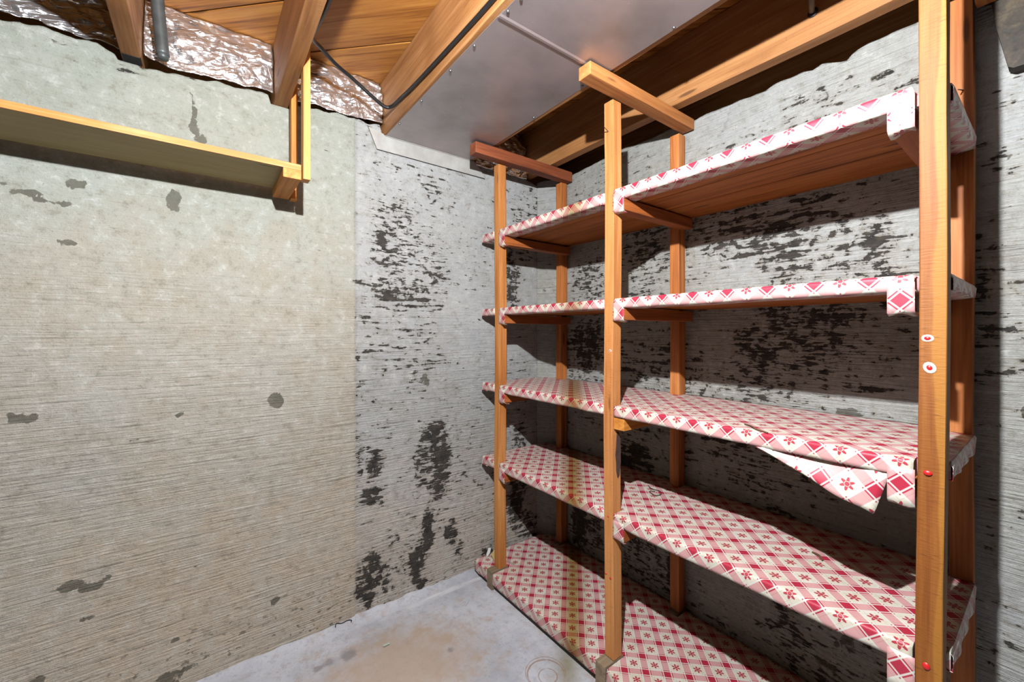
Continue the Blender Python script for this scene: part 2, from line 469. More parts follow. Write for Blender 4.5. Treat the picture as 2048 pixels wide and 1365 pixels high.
def box_bm(L, w, h, bev=0.002, segs=8, warp=0.0006):
    """box along local +X from 0 to L, centred in y and z, softly worn edges, slightly uneven faces"""
    bm = bmesh.new()
    bmesh.ops.create_cube(bm, size=1.0)
    for v in bm.verts:
        v.co = Vector(((v.co.x + 0.5) * L, v.co.y * w, v.co.z * h))
    es = [e for e in bm.edges if abs(e.verts[0].co.x - e.verts[1].co.x) > L * 0.5]
    if segs > 1:
        bmesh.ops.subdivide_edges(bm, edges=es, cuts=segs - 1)
    ed = [e for e in bm.edges if e.calc_face_angle(0) > 1.0]
    if bev > 0:
        bmesh.ops.bevel(bm, geom=ed, offset=bev, segments=2, affect='EDGES', profile=0.6)
    if warp:
        sd = random.random() * 100
        for v in bm.verts:
            v.co.y += warp * 2 * math.sin(v.co.x * 5 + sd) + warp * (random.random() - 0.5)
            v.co.z += warp * 2 * math.sin(v.co.x * 4.1 + sd * 1.7) + warp * (random.random() - 0.5)
    return bm

def lumber(name, lo, hi, axis, mat, parent=None, origin=(0, 0, 0), bev=0.002, warp=0.0006):
    """a piece of timber filling the world box lo..hi, grain along the given axis"""
    lo = Vector(lo); hi = Vector(hi); d = hi - lo; c = (lo + hi) / 2
    if axis == 'X':
        L, w, h = d.x, d.y, d.z; p = Vector((lo.x, c.y, c.z))
    elif axis == 'Y':
        L, w, h = d.y, d.x, d.z; p = Vector((c.x, lo.y, c.z))
    else:
        L, w, h = d.z, d.y, d.x; p = Vector((c.x, c.y, lo.z))
    bm = box_bm(L, w, h, bev, max(2, int(L / 0.12)), warp)
    me = bpy.data.meshes.new(name)
    bm.to_mesh(me); bm.free()
    return link(name, me, mat, parent, p - Vector(origin), AX[axis])

def slab(name, poly, axis, t0, t1, mat, parent=None, origin=(0, 0, 0)):
    """prism: 2D outline in the plane normal to axis, from t0 to t1"""
    def P(a, b, t):
        p = {'X': (t, a, b), 'Y': (a, t, b), 'Z': (a, b, t)}[axis]
        return Vector(p) - Vector(origin)
    n = len(poly)
    v = [P(a, b, t0) for a, b in poly] + [P(a, b, t1) for a, b in poly]
    f = [list(range(n))[::-1], list(range(n, 2 * n))] + [[i, (i + 1) % n, n + (i + 1) % n, n + i] for i in range(n)]
    o = mesh(name, v, f, mat, parent)
    bm = bmesh.new(); bm.from_mesh(o.data); bmesh.ops.recalc_face_normals(bm, faces=bm.faces); bm.to_mesh(o.data); bm.free()
    return o

def tube(name, pts, rad, mat, parent=None, origin=(0, 0, 0), sides=10, sub=8, cap=True):
    P = [Vector(p) - Vector(origin) for p in pts]
    Q = []
    for i in range(len(P) - 1):        # Catmull-Rom
        p0 = P[max(i - 1, 0)]; p1 = P[i]; p2 = P[i + 1]; p3 = P[min(i + 2, len(P) - 1)]
        for j in range(sub):
            t = j / sub
            Q.append(0.5 * ((2 * p1) + (p2 - p0) * t + (2 * p0 - 5 * p1 + 4 * p2 - p3) * t * t + (3 * p1 - p0 - 3 * p2 + p3) * t ** 3))
    Q.append(P[-1])
    v = []; f = []
    up = Vector((0.13, 0.21, 0.97))
    for i, q in enumerate(Q):
        d = (Q[min(i + 1, len(Q) - 1)] - Q[max(i - 1, 0)]).normalized()
        a = d.cross(up)
        if a.length < 1e-3: a = d.cross(Vector((1, 0, 0)))
        a.normalize(); b = d.cross(a)
        r = rad(i / (len(Q) - 1)) if callable(rad) else rad
        for k_ in range(sides):
            an = 2 * math.pi * k_ / sides
            v.append(q + (a * math.cos(an) + b * math.sin(an)) * r)
    for i in range(len(Q) - 1):
        for k_ in range(sides):
            k2 = (k_ + 1) % sides
            f.append([i * sides + k_, i * sides + k2, (i + 1) * sides + k2, (i + 1) * sides + k_])
    if cap:
        f.append(list(range(sides))[::-1]); f.append([(len(Q) - 1) * sides + k_ for k_ in range(sides)])
    return mesh(name, v, f, mat, parent, smooth=True)

def lathe(name, prof, mat, parent, loc, sides=20):
    v = []; f = []
    for r, z in prof:
        for k_ in range(sides):
            an = 2 * math.pi * k_ / sides
            v.append((r * math.cos(an), r * math.sin(an), z))
    for i in range(len(prof) - 1):
        for k_ in range(sides):
            k2 = (k_ + 1) % sides
            f.append([i * sides + k_, i * sides + k2, (i + 1) * sides + k2, (i + 1) * sides + k_])
    return mesh(name, v, f, mat, parent, loc, smooth=True)

# ------------------------------------------------------------------ floor
def build_floor():
    xs = np.concatenate([np.linspace(-3.6, -0.8, 30), np.linspace(-0.78, 1.56, 150)]); ys = np.concatenate([np.linspace(-3.5, 0.6, 40), np.linspace(0.62, 1.75, 130)])
    X, Y = np.meshgrid(xs, ys)
    Z = 0.004 * fbm(X * 2.5, Y * 2.5, 3, 5)
    cove = np.clip((Y - (YW - 0.055)) / 0.055, 0, 1)          # small cement cove at the foot of the left wall
    Z = Z + 0.020 * cove ** 1.6 * (0.8 + 0.9 * fbm(X * 14, Y * 14, 3, 61)) + 0.006 * cove * fbm(X * 40, Y * 40, 2, 62)
    v = np.stack([X, Y, Z], -1).reshape(-1, 3)
    nx = len(xs)
    f = [[j * nx + i, j * nx + i + 1, (j + 1) * nx + i + 1, (j + 1) * nx + i] for j in range(len(ys) - 1) for i in range(nx - 1)]
    bloom = np.exp(-((Y - (YW - 0.062)) / 0.028) ** 2) * np.clip((X - 0.25) / 0.5, 0, 1)
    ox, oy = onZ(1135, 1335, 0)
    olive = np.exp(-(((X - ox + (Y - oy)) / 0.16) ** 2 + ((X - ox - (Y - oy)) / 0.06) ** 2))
    wx, wy = onZ(800, 1340, 0)
    warm = np.exp(-(((X - wx) / 0.35) ** 2 + ((Y - wy) / 0.25) ** 2))
    smudge = np.zeros_like(X)
    for (u_, v_, rr) in [(695, 1312, 0.035), (660, 1325, 0.025), (635, 1338, 0.02), (900, 1300, 0.02)]:
        sx, sy = onZ(u_, v_, 0)
        smudge = np.maximum(smudge, np.exp(-(((X - sx) / rr) ** 2 + ((Y - sy) / rr) ** 2)))
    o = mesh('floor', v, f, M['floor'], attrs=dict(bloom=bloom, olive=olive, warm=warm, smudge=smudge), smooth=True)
    tag(o, None, None, kind='structure')
build_floor()

# ------------------------------------------------------------------ walls
def ell(list_px, conv, S_, Z_):
    """sum of soft ellipses; centres and radii read off the photograph, placed on the wall itself"""
    m = np.zeros_like(S_)
    S_, Z_ = S_ + 0.07 * fbm(S_ * 9, Z_ * 9, 3, 77), Z_ + 0.07 * fbm(S_ * 9 + 5, Z_ * 9, 3, 78)
    for (u, v, ru, rv, amp) in list_px:
        s0, z0 = conv(u, v)
        rs = abs(conv(u + ru, v)[0] - conv(u - ru, v)[0]) / 2
        rz = abs(conv(u, v + rv)[1] - conv(u, v - rv)[1]) / 2
        d = ((S_ - s0) / rs) ** 2 + ((Z_ - z0) / rz) ** 2
        m = np.maximum(m, amp * np.exp(-d ** 1.5 * 0.7))
    return m

def grid_wall(name, ss, zs, top, dfun, world, mat, wear, zone, blot, ledge):
    n, mz = len(ss), len(zs)
    v = []; f = []; aw = []; az = []; ab = []
    tops = np.array([top(s) for s in ss])
    Sg = np.repeat(ss[None, :], mz, 0)
    Zg = np.outer(zs, np.ones(n)) * tops[None, :]
    D = dfun(Sg, Zg)
    wv, zv, bv = wear(Sg, Zg), zone(Sg, Zg), blot(Sg, Zg)
    for j in range(mz):
        for i in range(n):
            v.append(world(Sg[j, i], D[j, i], Zg[j, i]))
    for i in range(n):                      # top ledge going back
        v.append(world(ss[i], ledge, tops[i] + 0.004))
    for j in range(mz):
        for i in range(n - 1):
            a = j * n + i
            f.append([a, a + 1, a + n + 1, a + n])
    aw = np.concatenate([wv.ravel(), wv[-1]]); az = np.concatenate([zv.ravel(), zv[-1]]); ab = np.concatenate([bv.ravel(), bv[-1]])
    o = mesh(name, v, f, mat, attrs=dict(wear=aw, zone=az, blot=ab), smooth=True)
    bm = bmesh.new(); bm.from_mesh(o.data); bmesh.ops.recalc_face_normals(bm, faces=bm.faces); bm.to_mesh(o.data); bm.free()
    return tag(o, None, None, kind='structure')

XJOINT = onLW(711, 700)[0]
def left_wall():
    ss = np.concatenate([np.linspace(-3.6, -0.85, 60), np.linspace(-0.83, XJOINT - 0.004, 150), np.linspace(XJOINT + 0.001, 1.432, 80)])
    zs = np.concatenate([np.linspace(-0.02, 0.93, 90), np.linspace(0.935, 1.0, 22)])
    prof = [(0, 34), (50, 44), (85, 51), (120, 66), (154, 80), (195, 85), (219, 103), (253, 118), (285, 134), (305, 136), (330, 143), (342, 147), (410, 157),
            (478, 176), (547, 191), (600, 212), (660, 222), (700, 233), (760, 250), (850, 300), (1020, 342), (1072, 368)]
    px = [onLW(*p) for p in prof]
    pxs = np.array([p[0] for p in px]); pzs = np.array([p[1] for p in px])
    def top(s):
        z = float(np.interp(s, pxs, pzs)) + 0.022 * float(fbm(s * 26 + 3, 0.7, 4, 11)) - 0.004
        for a, b in JX:
            if a - 0.012 < s < b + 0.012: z = min(z, ZJ - 0.004)
        return z
    def d(Sg, Zg):
        o = 0.010 * fbm(Sg * 1.7, Zg * 1.7, 3, 2) + 0.004 * fbm(Sg * 9, Zg * 9, 3, 4)
        o = o - np.where(Sg < XJOINT, 0.005, 0.0)
        return o - 0.004 * np.exp(-((Zg - 1.175) / 0.012) ** 2)
    wearpx = [(800, 470, 75, 95, 0.52), (770, 500, 40, 80, 0.60), (870, 560, 40, 80, 0.52), (810, 590, 75, 40, 0.62), (830, 700, 60, 120, 0.46),
              (765, 487, 12, 14, 1.0), (735, 640, 24, 60, 0.42), (872, 880, 34, 38, 0.85), (882, 915, 26, 30, 0.95), (845, 930, 28, 60, 0.66), (880, 970, 24, 36, 0.88),
              (755, 935, 20, 44, 0.85), (745, 995, 30, 34, 0.72), (725, 930, 12, 60, 0.66), (852, 1060, 14, 52, 1.05), (835, 1120, 24, 46, 0.98), (842, 1165, 16, 26, 0.85),
              (905, 1065, 13, 30, 0.9), (918, 1105, 16, 26, 0.75), (745, 1150, 38, 50, 0.80), (728, 1195, 16, 36, 0.95), (768, 1160, 16, 50, 0.7),
              (800, 1120, 90, 90, 0.42), (1045, 470, 22, 90, 0.55), (1025, 560, 16, 90, 0.75), (1040, 930, 22, 120, 0.62), (1030, 1010, 18, 60, 0.85), (1050, 1050, 28, 40, 0.62),
              (970, 1100, 22, 24, 0.62), (835, 315, 12, 8, 0.8), (790, 420, 60, 16, 0.45), (940, 480, 90, 200, 0.22), (300, 150, 200, 20, 0.36)]
    blotpx = [(45, 831, 42, 16, 0.95), (20, 842, 20, 8, 0.8), (158, 1157, 26, 14, 1.0), (190, 1163, 22, 8, 0.9), (543, 795, 18, 13, 1.0), (545, 1204, 17, 10, 1.0),
              (348, 405, 18, 22, 0.9), (142, 367, 20, 14, 0.95), (55, 395, 70, 11, 0.85), (120, 402, 30, 8, 0.7), (133, 480, 22, 11, 0.8), (372, 826, 10, 8, 0.8), (283, 937, 9, 5, 0.7),
              (385, 250, 12, 60, 0.7), (846, 770, 11, 14, 0.75), (190, 1235, 22, 16, 0.62), (365, 1270, 14, 10, 0.6), (350, 1345, 60, 14, 0.75), (80, 1355, 30, 10, 0.8), (500, 1315, 16, 10, 0.7)]
    cv = onLW
    world = lambda s, dd, z: (s, YW + dd, z)
    grid_wall('wall_left', ss, zs, top, d, world, M['wallL'],
              lambda A, B: np.where(A > XJOINT - 0.001, np.maximum(ell(wearpx, cv, A, B), np.clip(0.26 + 0.55 * fbm(A * 3.5, B * 2.2, 3, 91), 0, 1)), 0.75 * ell(wearpx, cv, A, B)),
              lambda A, B: (A > XJOINT).astype(float),
              lambda A, B: ell(blotpx, cv, A, B), 0.26)
left_wall()

def right_wall():
    # chamfered corner strip first, then the long wall coming towards the camera
    c0 = Vector((1.432, YW)); c1 = Vector((XW, 1.575))
    Lc = (c1 - c0).length
    ss = np.concatenate([np.linspace(0, Lc, 14), np.linspace(Lc + 0.012, Lc + 1.8, 150), np.linspace(Lc + 1.84, Lc + 5.0, 50)])
    zs = np.concatenate([np.linspace(-0.02, 0.94, 100), np.linspace(0.945, 1.0, 16)])
    ys = lambda s: 1.575 - (s - Lc)
    prof = [(1145, 350), (1242, 300), (1280, 285), (1389, 239), (1480, 200), (1530, 182), (1560, 162), (1590, 152), (1615, 143), (1622, 145), (1640, 132), (1660, 126), (1696, 120), (1706, 108),
            (1730, 92), (1800, 58), (1835, 44), (1990, -40)]
    px = [onRW(*p) for p in prof]
    o_ = np.argsort([p[0] for p in px])
    pxs = np.array([px[i][0] for i in o_]); pzs = np.array([px[i][1] for i in o_])
    def top(s):
        z = float(np.interp(ys(s), pxs, pzs)) if s > Lc else 1.955
        return z + 0.014 * float(fbm(s * 22, 0.3, 3, 21))
    def d(Sg, Zg):
        return 0.010 * fbm(Sg * 1.5, Zg * 1.5, 3, 8) + 0.004 * fbm(Sg * 8, Zg * 14, 3, 9)
    def conv(u, v):
        y, z = onRW(u, v)
        return Lc + 1.575 - y, z
    wearpx = [(1500, 470, 140, 55, 0.70), (1560, 520, 70, 40, 0.72), (1290, 500, 50, 60, 0.62), (1310, 450, 40, 60, 0.6), (1600, 640, 110, 60, 0.66), (1510, 700, 70, 60, 0.72), (1680, 640, 60, 60, 0.60),
              (1760, 470, 56, 40, 0.80), (1690, 480, 60, 40, 0.55), (1780, 720, 60, 50, 0.45), (1180, 560, 40, 60, 0.60), (1175, 690, 40, 70, 0.78), (1290, 600, 50, 30, 0.55),
              (1290, 740, 70, 60, 0.55), (1330, 700, 60, 40, 0.50), (1270, 910, 36, 34, 0.85), (1290, 935, 30, 20, 0.8), (1200, 850, 60, 40, 0.40), (1160, 1040, 20, 70, 1.0), (1195, 1060, 20, 60, 0.7),
              (1300, 1110, 40, 50, 0.62), (1345, 1130, 18, 60, 0.95), (1270, 1090, 16, 30, 0.7), (1560, 1210, 26, 40, 0.85), (1530, 1250, 40, 30, 0.60), (1590, 1270, 30, 40, 0.75), (1480, 1130, 50, 60, 0.40),
              (1510, 960, 90, 40, 0.50), (1560, 1020, 50, 20, 0.62), (1640, 990, 60, 30, 0.5), (1520, 880, 60, 24, 0.5), (1500, 300, 110, 60, 0.38), (1640, 230, 120, 60, 0.46), (1760, 190, 80, 50, 0.46), (1440, 320, 70, 40, 0.36), (1240, 380, 70, 40, 0.42), (1170, 400, 40, 40, 0.40),
              (1680, 770, 130, 30, 0.45), (1640, 560, 60, 30, 0.48), (2010, 620, 50, 600, 0.34), (1985, 330, 26, 30, 0.75), (1970, 720, 30, 60, 0.55), (1980, 1100, 30, 60, 0.5), (2040, 560, 30, 60, 0.4), (1420, 620, 60, 40, 0.4),
              (1700, 600, 300, 200, 0.30), (1400, 800, 300, 300, 0.25), (1090, 700, 30, 300, 0.2)]
    blotpx = [(1690, 818, 36, 14, 0.8), (1880, 1010, 6, 6, 0.2), (2035, 330, 14, 14, 0.8), (2040, 575, 16, 12, 0.8), (2030, 690, 16, 12, 0.7), (2035, 830, 14, 12, 0.8), (1385, 770, 12, 12, 0.7), (1690, 1300, 30, 30, 0.6), (1640, 1330, 40, 20, 0.6)]
    def world(s, dd, z):
        if s <= Lc:
            p = c0 + (c1 - c0) * (s / Lc)
            n = Vector((c0.y - c1.y, c1.x - c0.x)).normalized()
            q = p + n * dd * (1 if dd > 0.05 else 0.3)
            return (q.x, q.y, z)
        return (XW + dd, ys(s), z)
    # local frame: along-wall x, so build about the wall's own axes through the object matrix
    o = grid_wall('wall_right', ss, zs, top, d, world, M['wallR'],
              lambda A, B: np.where(A > Lc + 0.01, np.maximum(ell(wearpx, conv, A, B), np.clip(0.30 + 1.0 * fbm(A * 3.2, B * 3.2, 3, 95), 0, 0.66)), 0.12),
              lambda A, B: np.zeros_like(A),
              lambda A, B: ell(blotpx, conv, A, B), 0.30)
right_wall()

def plain_wall(name, lo, hi):
    lo = Vector(lo); hi = Vector(hi); c = (lo + hi) / 2; d = hi - lo
    n = 12
    bm = bmesh.new(); bmesh.ops.create_cube(bm, size=1)
    for v in bm.verts: v.co = Vector((c.x + v.co.x * d.x, c.y + v.co.y * d.y, c.z + v.co.z * d.z))
    bmesh.ops.subdivide_edges(bm, edges=bm.edges[:], cuts=n, use_grid_fill=True)
    me = bpy.data.meshes.new(name); bm.to_mesh(me); bm.free()
    for a in ('wear', 'zone', 'blot'): me.attributes.new(a, 'FLOAT', 'POINT')
    tag(link(name, me, M['wallL']), None, None, kind='structure')
plain_wall('wall_rear', (-3.6, -3.55, -0.02), (1.5, -3.42, 2.2))
plain_wall('wall_side', (-3.72, -3.55, -0.02), (-3.58, 1.75, 2.2))

# ------------------------------------------------------------------ ceiling: diagonal subfloor planks
ceil = empty('ceiling', (0, 0, ZS)); ceil['kind'] = 'structure'
def build_ceiling():
    x0, x1, y0, y1 = -3.7, 1.95, -3.5, 2.05
    step = 0.3275
    k = -16
    r2 = math.sqrt(2)
    for k in range(-28, 8):
        a = 1.675 + step * k + 0.005; b = 1.675 + step * (k + 1) - 0.005
        c = (a + b) / 2
        lo = max(x0, c - y1); hi = min(x1, c - y0)
        if hi - lo < 0.2: continue
        L = (hi - lo) * r2
        w = (b - a) / r2
        bm = box_bm(L, w, 0.02, 0.0015, 3, 0.0)
        me = bpy.data.meshes.new('subfloor_plank'); bm.to_mesh(me); bm.free()
        link('subfloor_plank', me, M['subfloor'], ceil, (lo, c - lo, 0.011), (0, 0, -math.pi / 4))
    # solid deck above so that no light leaks through the joints
    slab('subfloor_deck', [(x0, y0), (x1, y0), (x1, y1), (x0, y1)], 'Z', 0.024, 0.06, M['subfloor'], ceil)
build_ceiling()

# ------------------------------------------------------------------ joists
JL = ['bare wooden ceiling joist outside the left edge, beyond the grey pipe',
      'bare ceiling joist with a blackened end beside the grey pipe',
      'thick bare ceiling joist that carries the wall shelf hangers',
      'bare ceiling joist along the left edge of the sheet metal panel, with black cable',
      'dark ceiling joist hidden along the right edge of the sheet metal panel',
      'long ceiling joist with a lit lower edge above the right wall']
for i, (a, b) in enumerate(JX):
    if i == 0: continue
    y1 = 1.86 if i < 5 else 1.80
    o = lumber('ceiling_joist', (a, -3.40, ZJ), (b, y1, ZS - 0.001), 'Y', M['joist'], bev=0.003, warp=0.0008)
    tag(o, JL[i], 'joist', 'floor joists overhead')
    if i == 1:
        lumber('charred_end', (a + 0.002, 1.645, ZJ - 0.0015), (b + 0.0005, 1.69, ZJ + 0.004), 'Y', M['char'], o, o.matrix_basis.translation, 0.001, 0)
        ch = o.children[0]; ch.matrix_parent_inverse = Matrix.Identity(4)
        w = Matrix.Translation(Vector(((a + b) / 2 + 0.0003, 1.645, ZJ + 0.0012))) @ Matrix.Rotation(math.pi / 2, 4, 'Z')
        ch.matrix_basis = o.matrix_basis.inverted() @ w
# rim boards closing the bays behind the walls
tag(lumber('rim_board', (-3.5, 1.93, 1.9), (1.9, 1.97, ZS - 0.001), 'X', M['joist']), 'dark rim board behind the foil above the left wall', 'rim board')
tag(lumber('rim_board', (1.78, -3.4, 1.9), (1.82, 1.9, ZS - 0.001), 'Y', M['joist']), 'dark rim board in the gap above the right wall', 'rim board')

# ------------------------------------------------------------------ sheet metal panning under the joists
def build_duct():
    r = empty('sheet_metal_panel', (0.81, 1.69, ZJ))
    tag(r, 'grey sheet metal duct panel nailed under the joists', 'duct')
    og = (0.81, 1.69, ZJ)
    zt = ZJ - 0.0005
    ys = 0.865
    slab('metal_sheet', [(0.602, 1.684), (1.013, 1.684), (1.011, ys - 0.02), (0.606, ys - 0.02)], 'Z', zt - 0.0016, zt, M['metal'], r, og)
    slab('metal_sheet', [(0.607, ys), (1.010, ys), (1.008, -1.5), (0.622, -1.5)], 'Z', zt - 0.0036, zt - 0.0020, M['metal'], r, og)
    # folded lock seam
    o = slab('seam', [(ys - 0.010, 0), (ys + 0.006, 0), (ys + 0.004, -0.0022), (ys - 0.003, -0.0026)], 'X', 0.605, 1.011, M['metal'], r, (og[0], og[1], 0.0037))
    # bent flange lying on the wall
    pl = [(0.531, 1.980), (0.548, 1.940), (0.566, 1.899), (1.092, 1.895), (1.062, 1.935), (1.030, 1.966), (0.60, 1.9665)]
    fl = empty('metal_flange', (0.81, YW - 0.009, 1.895))
    tag(fl, 'pale metal flange strip on the wall under the sheet metal panel', 'duct flange')
    slab('flange_strip', pl, 'Y', YW - 0.0105, YW - 0.009, M['flange'], fl, (0.81, YW - 0.009, 1.895))
    slab('top_fold', [(YW - 0.0106, 1.9664), (YW - 0.0085, 1.9664), (YW - 0.011, 1.9592), (YW - 0.014, 1.9592)], 'X', 0.60, 1.03, M['flange'], fl, (0.81, YW - 0.009, 1.895))
    for (x, y) in [(0.61, 1.55), (0.612, 1.35), (0.613, 1.14), (0.614, 1.0), (0.615, 0.84), (1.0, 1.5), (1.0, 1.2), (1.0, 0.95), (1.002, 0.62), (0.985, 0.45), (0.618, 0.79)]:
        lathe('nail_head', [(0.0001, -0.0042), (0.003, -0.0038), (0.0042, -0.002), (0.0042, 0.0)], M['nail'], r, (x - og[0], y - og[1], zt - (0.0016 if y > ys else 0.0034) - og[2]), 10)
build_duct()

# ------------------------------------------------------------------ foil insulation in the joist bays
def foil(name, x0, x1, zb, label, seed, ybot=YW - 0.012, ytop=YW + 0.03, bulge=0.03, along='X', zt=ZS - 0.002):
    n, m = 64, 44
    s = np.linspace(0, 1, n); t = np.linspace(0, 1, m)
    Sg, Tg = np.meshgrid(s, t)
    big = fbm(Sg * 3, Tg * 3, 2, seed); mid = fbm(Sg * 9 + 2, Tg * 7, 3, seed + 3); rid = np.abs(fbm(Sg * 7 + Tg * 4, Tg * 8 - Sg * 3, 2, seed + 5))
    X = x0 + 0.002 + (x1 - x0 - 0.004) * Sg
    zlow = zb(X)
    Z = zlow + (zt - zlow) * Tg
    Y = ybot + (ytop - ybot) * Tg - bulge * np.sin(np.pi * np.clip(Tg * 1.05, 0, 1)) * (0.55 + 0.9 * big)
    Y = Y - 0.022 * mid * np.sin(np.pi * np.clip(Tg + 0.12, 0, 1)) - 0.05 * (0.12 - rid) * (Tg > 0.02) * 0.6
    Y = np.minimum(Y, YW + 0.06)
    Z = Z + 0.008 * fbm(Sg * 12, Tg * 2, 3, seed + 9) * (1 - Tg)
    # lowest rows curl onto the concrete
    curl = np.clip((0.08 - Tg) / 0.08, 0, 1)
    Y = Y * (1 - curl) + (YW - 0.014 - 0.006 * mid) * curl
    if along == 'Y':
        X, Y = Y - YW + XW, X
    c = (float(X.mean()), float(Y.mean()), float(Z.min()))
    v = np.stack([X - c[0], Y - c[1], Z - c[2]], -1).reshape(-1, 3)
    f = [[j * n + i, j * n + i + 1, (j + 1) * n + i + 1, (j + 1) * n + i] for j in range(m - 1) for i in range(n - 1)]
    o = mesh(name, v, f, M['foil'], loc=c, smooth=True)
    so = o.modifiers.new('thickness', 'SOLIDIFY'); so.thickness = 0.0008; so.offset = 1
    return tag(o, label, 'insulation', 'foil insulation above the concrete')
def zline(pts):
    q = [onLW(*p) for p in pts]
    a = np.array([p[0] for p in q]); b = np.array([p[1] for p in q])
    return lambda X: np.interp(X, a, b) + 0.012 * fbm(np.asarray(X) * 30, np.asarray(X) * 0, 3, 31)
foil('foil_insulation', -0.545, -0.197, zline([(0, 30), (85, 48), (154, 78), (195, 84), (260, 115)]), 'dark reflecting foil insulation left of the blackened joist', 3, bulge=0.02)
foil('foil_insulation', -0.150, 0.198, zline([(285, 110), (300, 125), (342, 142), (410, 154), (478, 174), (547, 190)]), 'bright crinkled foil insulation between the grey pipe and the thick joist', 14)
foil('foil_insulation', 0.268, 0.592, zline([(600, 208), (640, 218), (700, 234), (760, 250)]), 'shiny crumpled foil insulation beneath the drooping black cable', 25, bulge=0.035)
foil('foil_insulation', 1.034, 1.35, lambda X: 1.945 + 0 * X, 'dark foil scraps in the shaded bay behind the top rail', 41, bulge=0.03)

# ------------------------------------------------------------------ pipe and cables
def build_pipe():
    px, py = -0.108, 1.625
    r = empty('grey_pipe', (px, py, 1.985)); tag(r, 'slim grey vertical pipe in front of the foil', 'pipe')
    tube('pipe_body', [(0.008, 0, 0.0), (0.0, -0.002, 0.1), (-0.008, -0.004, 0.209)], 0.0165, M['pipe'], r, sides=20)
    tube('pipe_foot', [(0.0085, 0, -0.012), (0.008, 0, 0.006)], 0.0135, M['pipe'], r, sides=16, sub=2)
build_pipe()
tag(tube('black_cable', [(0.2525, 0.2, 1.995), (0.2525, 0.6, 1.99), (0.2520, 0.9, 1.995), (0.2530, 1.12, 1.99), (0.2525, 1.25, 2.005), (0.262, 1.36, 2.04), (0.30, 1.43, 2.065), (0.36, 1.49, 2.067), (0.43, 1.53, 2.06),
                         (0.50, 1.55, 2.035), (0.555, 1.562, 2.017), (0.578, 1.548, 2.019), (0.584, 1.48, 2.018), (0.585, 1.35, 2.008), (0.585, 1.17, 2.0), (0.585, 1.0, 1.994), (0.585, 0.86, 1.991), (0.585, 0.5, 1.99), (0.585, -0.3, 1.992)],
         0.0065, M['black'], sides=10), 'black cable drooping between two joists and along the metal panel', 'cable')
tag(tube('grey_cable', [(1.05, 0.36, 2.16), (1.16, 0.375, 2.125), (1.25, 0.39, 2.075), (1.31, 0.405, 2.048), (1.348, 0.416, 2.038)], 0.007, M['greycable']), 'short grey cable running into a hole in the joist', 'cable')
o = lathe('cable_hole', [(0.0001, -0.001), (0.012, -0.0012), (0.013, 0.0)], M['black'], None, (1.3512, 0.415, 2.036), 16)
o.rotation_euler = (0, -math.pi / 2, 0)
J5 = [q for q in COL.objects if q.name.startswith('ceiling_joist') and 'lit lower edge' in q['label']][0]
mw = Matrix.Translation(Vector((1.3508, 0.415, 2.036))) @ Matrix.Rotation(math.pi / 2, 4, 'Y')
o.parent = J5; o.matrix_basis = J5.matrix_basis.inverted() @ mw

# ------------------------------------------------------------------ little wall shelf on the left
def build_wall_shelf():
    og = (-0.30, 1.66, 1.62)
    r = empty('wall_shelf', og); tag(r, 'long wooden wall shelf hung from the joist beside the foil', 'shelf')
    b = lumber('shelf_board', (-1.25, 1.424, 1.6525), (0.242, 1.655, 1.6695), 'X', M['plyface'], r, og, 0.001)
    e = lumber('front_edge', (-1.25, 1.4195, 1.652), (0.242, 1.4238, 1.670), 'X', M['plyedge'], None, (0, 0, 0), 0.0008, 0.0002)
    e.parent = b; e.location = Vector((0, -(1.5395 - 1.42165), 0))
    lumber('crosspiece', (0.192, 1.421, 1.622), (0.2425, 1.660, 1.652), 'Y', M['pine2'], r, og)
    lumber('hanger', (0.2435, 1.400, 1.622), (0.2640, 1.440, 2.10), 'Z', M['pine'], r, og)
    lumber('hanger', (0.2435, 1.622, 1.618), (0.2640, 1.660, 2.03), 'Z', M['pine2'], r, og)
build_wall_shelf()

# ------------------------------------------------------------------ shelving unit
OG = (1.27, 0.87, 0.0)
unit = empty('shelving_unit', OG)
tag(unit, 'tall open wooden shelving unit lined with red plaid cloth', 'shelving')

def uxyz(x, y, z): return (x - OG[0], y - OG[1], z - OG[2])

posts = {}
for i, y in enumerate(PY):
    mat = [M['post'], M['postF2'], M['postF3']][i]
    zb = 0.0805
    p = lumber('post', (XF, y, zb), (XF + WX, y + (WY if i < 2 else 0.036), ZT), 'Z', mat, unit, OG, 0.0022, 0.0008)
    if i == 2:                                   # the near post leans a touch
        p.matrix_basis = Matrix.Translation(p.location + Vector((0, 0.0035, 0))) @ Matrix.Rotation(0.0042, 4, 'X') @ Matrix.Rotation(-math.pi / 2, 4, 'Y')
    posts['F%d' % i] = p
    posts['R%d' % i] = lumber('post', (XR, y, zb), (XR + WX, y + WY + 0.002, ZT + (0.042 if i == 2 else 0)), 'Z', M['rear'], unit, OG, 0.0022, 0.0008)
    lumber('base_block', (1.022, y - 0.001, 0.0), (1.112, y + WY + 0.003, 0.08), 'X', M['greywood'], unit, OG)
    lumber('base_block', (1.428, y - 0.001, 0.0), (1.489, y + WY + 0.003, 0.08), 'X', M['greywood'], unit, OG)
lumber('top_rail', (0.917, 1.482, 1.9075), (1.488, 1.530, 1.9555), 'X', M['rail'], unit, OG, 0.003)
lumber('top_rail', (0.917, 0.838, 1.9165), (1.488, 0.886, 1.9565), 'X', M['rail2'], unit, OG, 0.003)
lumber('top_rail', (0.917, 0.076, 1.9075), (1.450, 0.122, 1.9555), 'X', M['rail2'], unit, OG, 0.003)

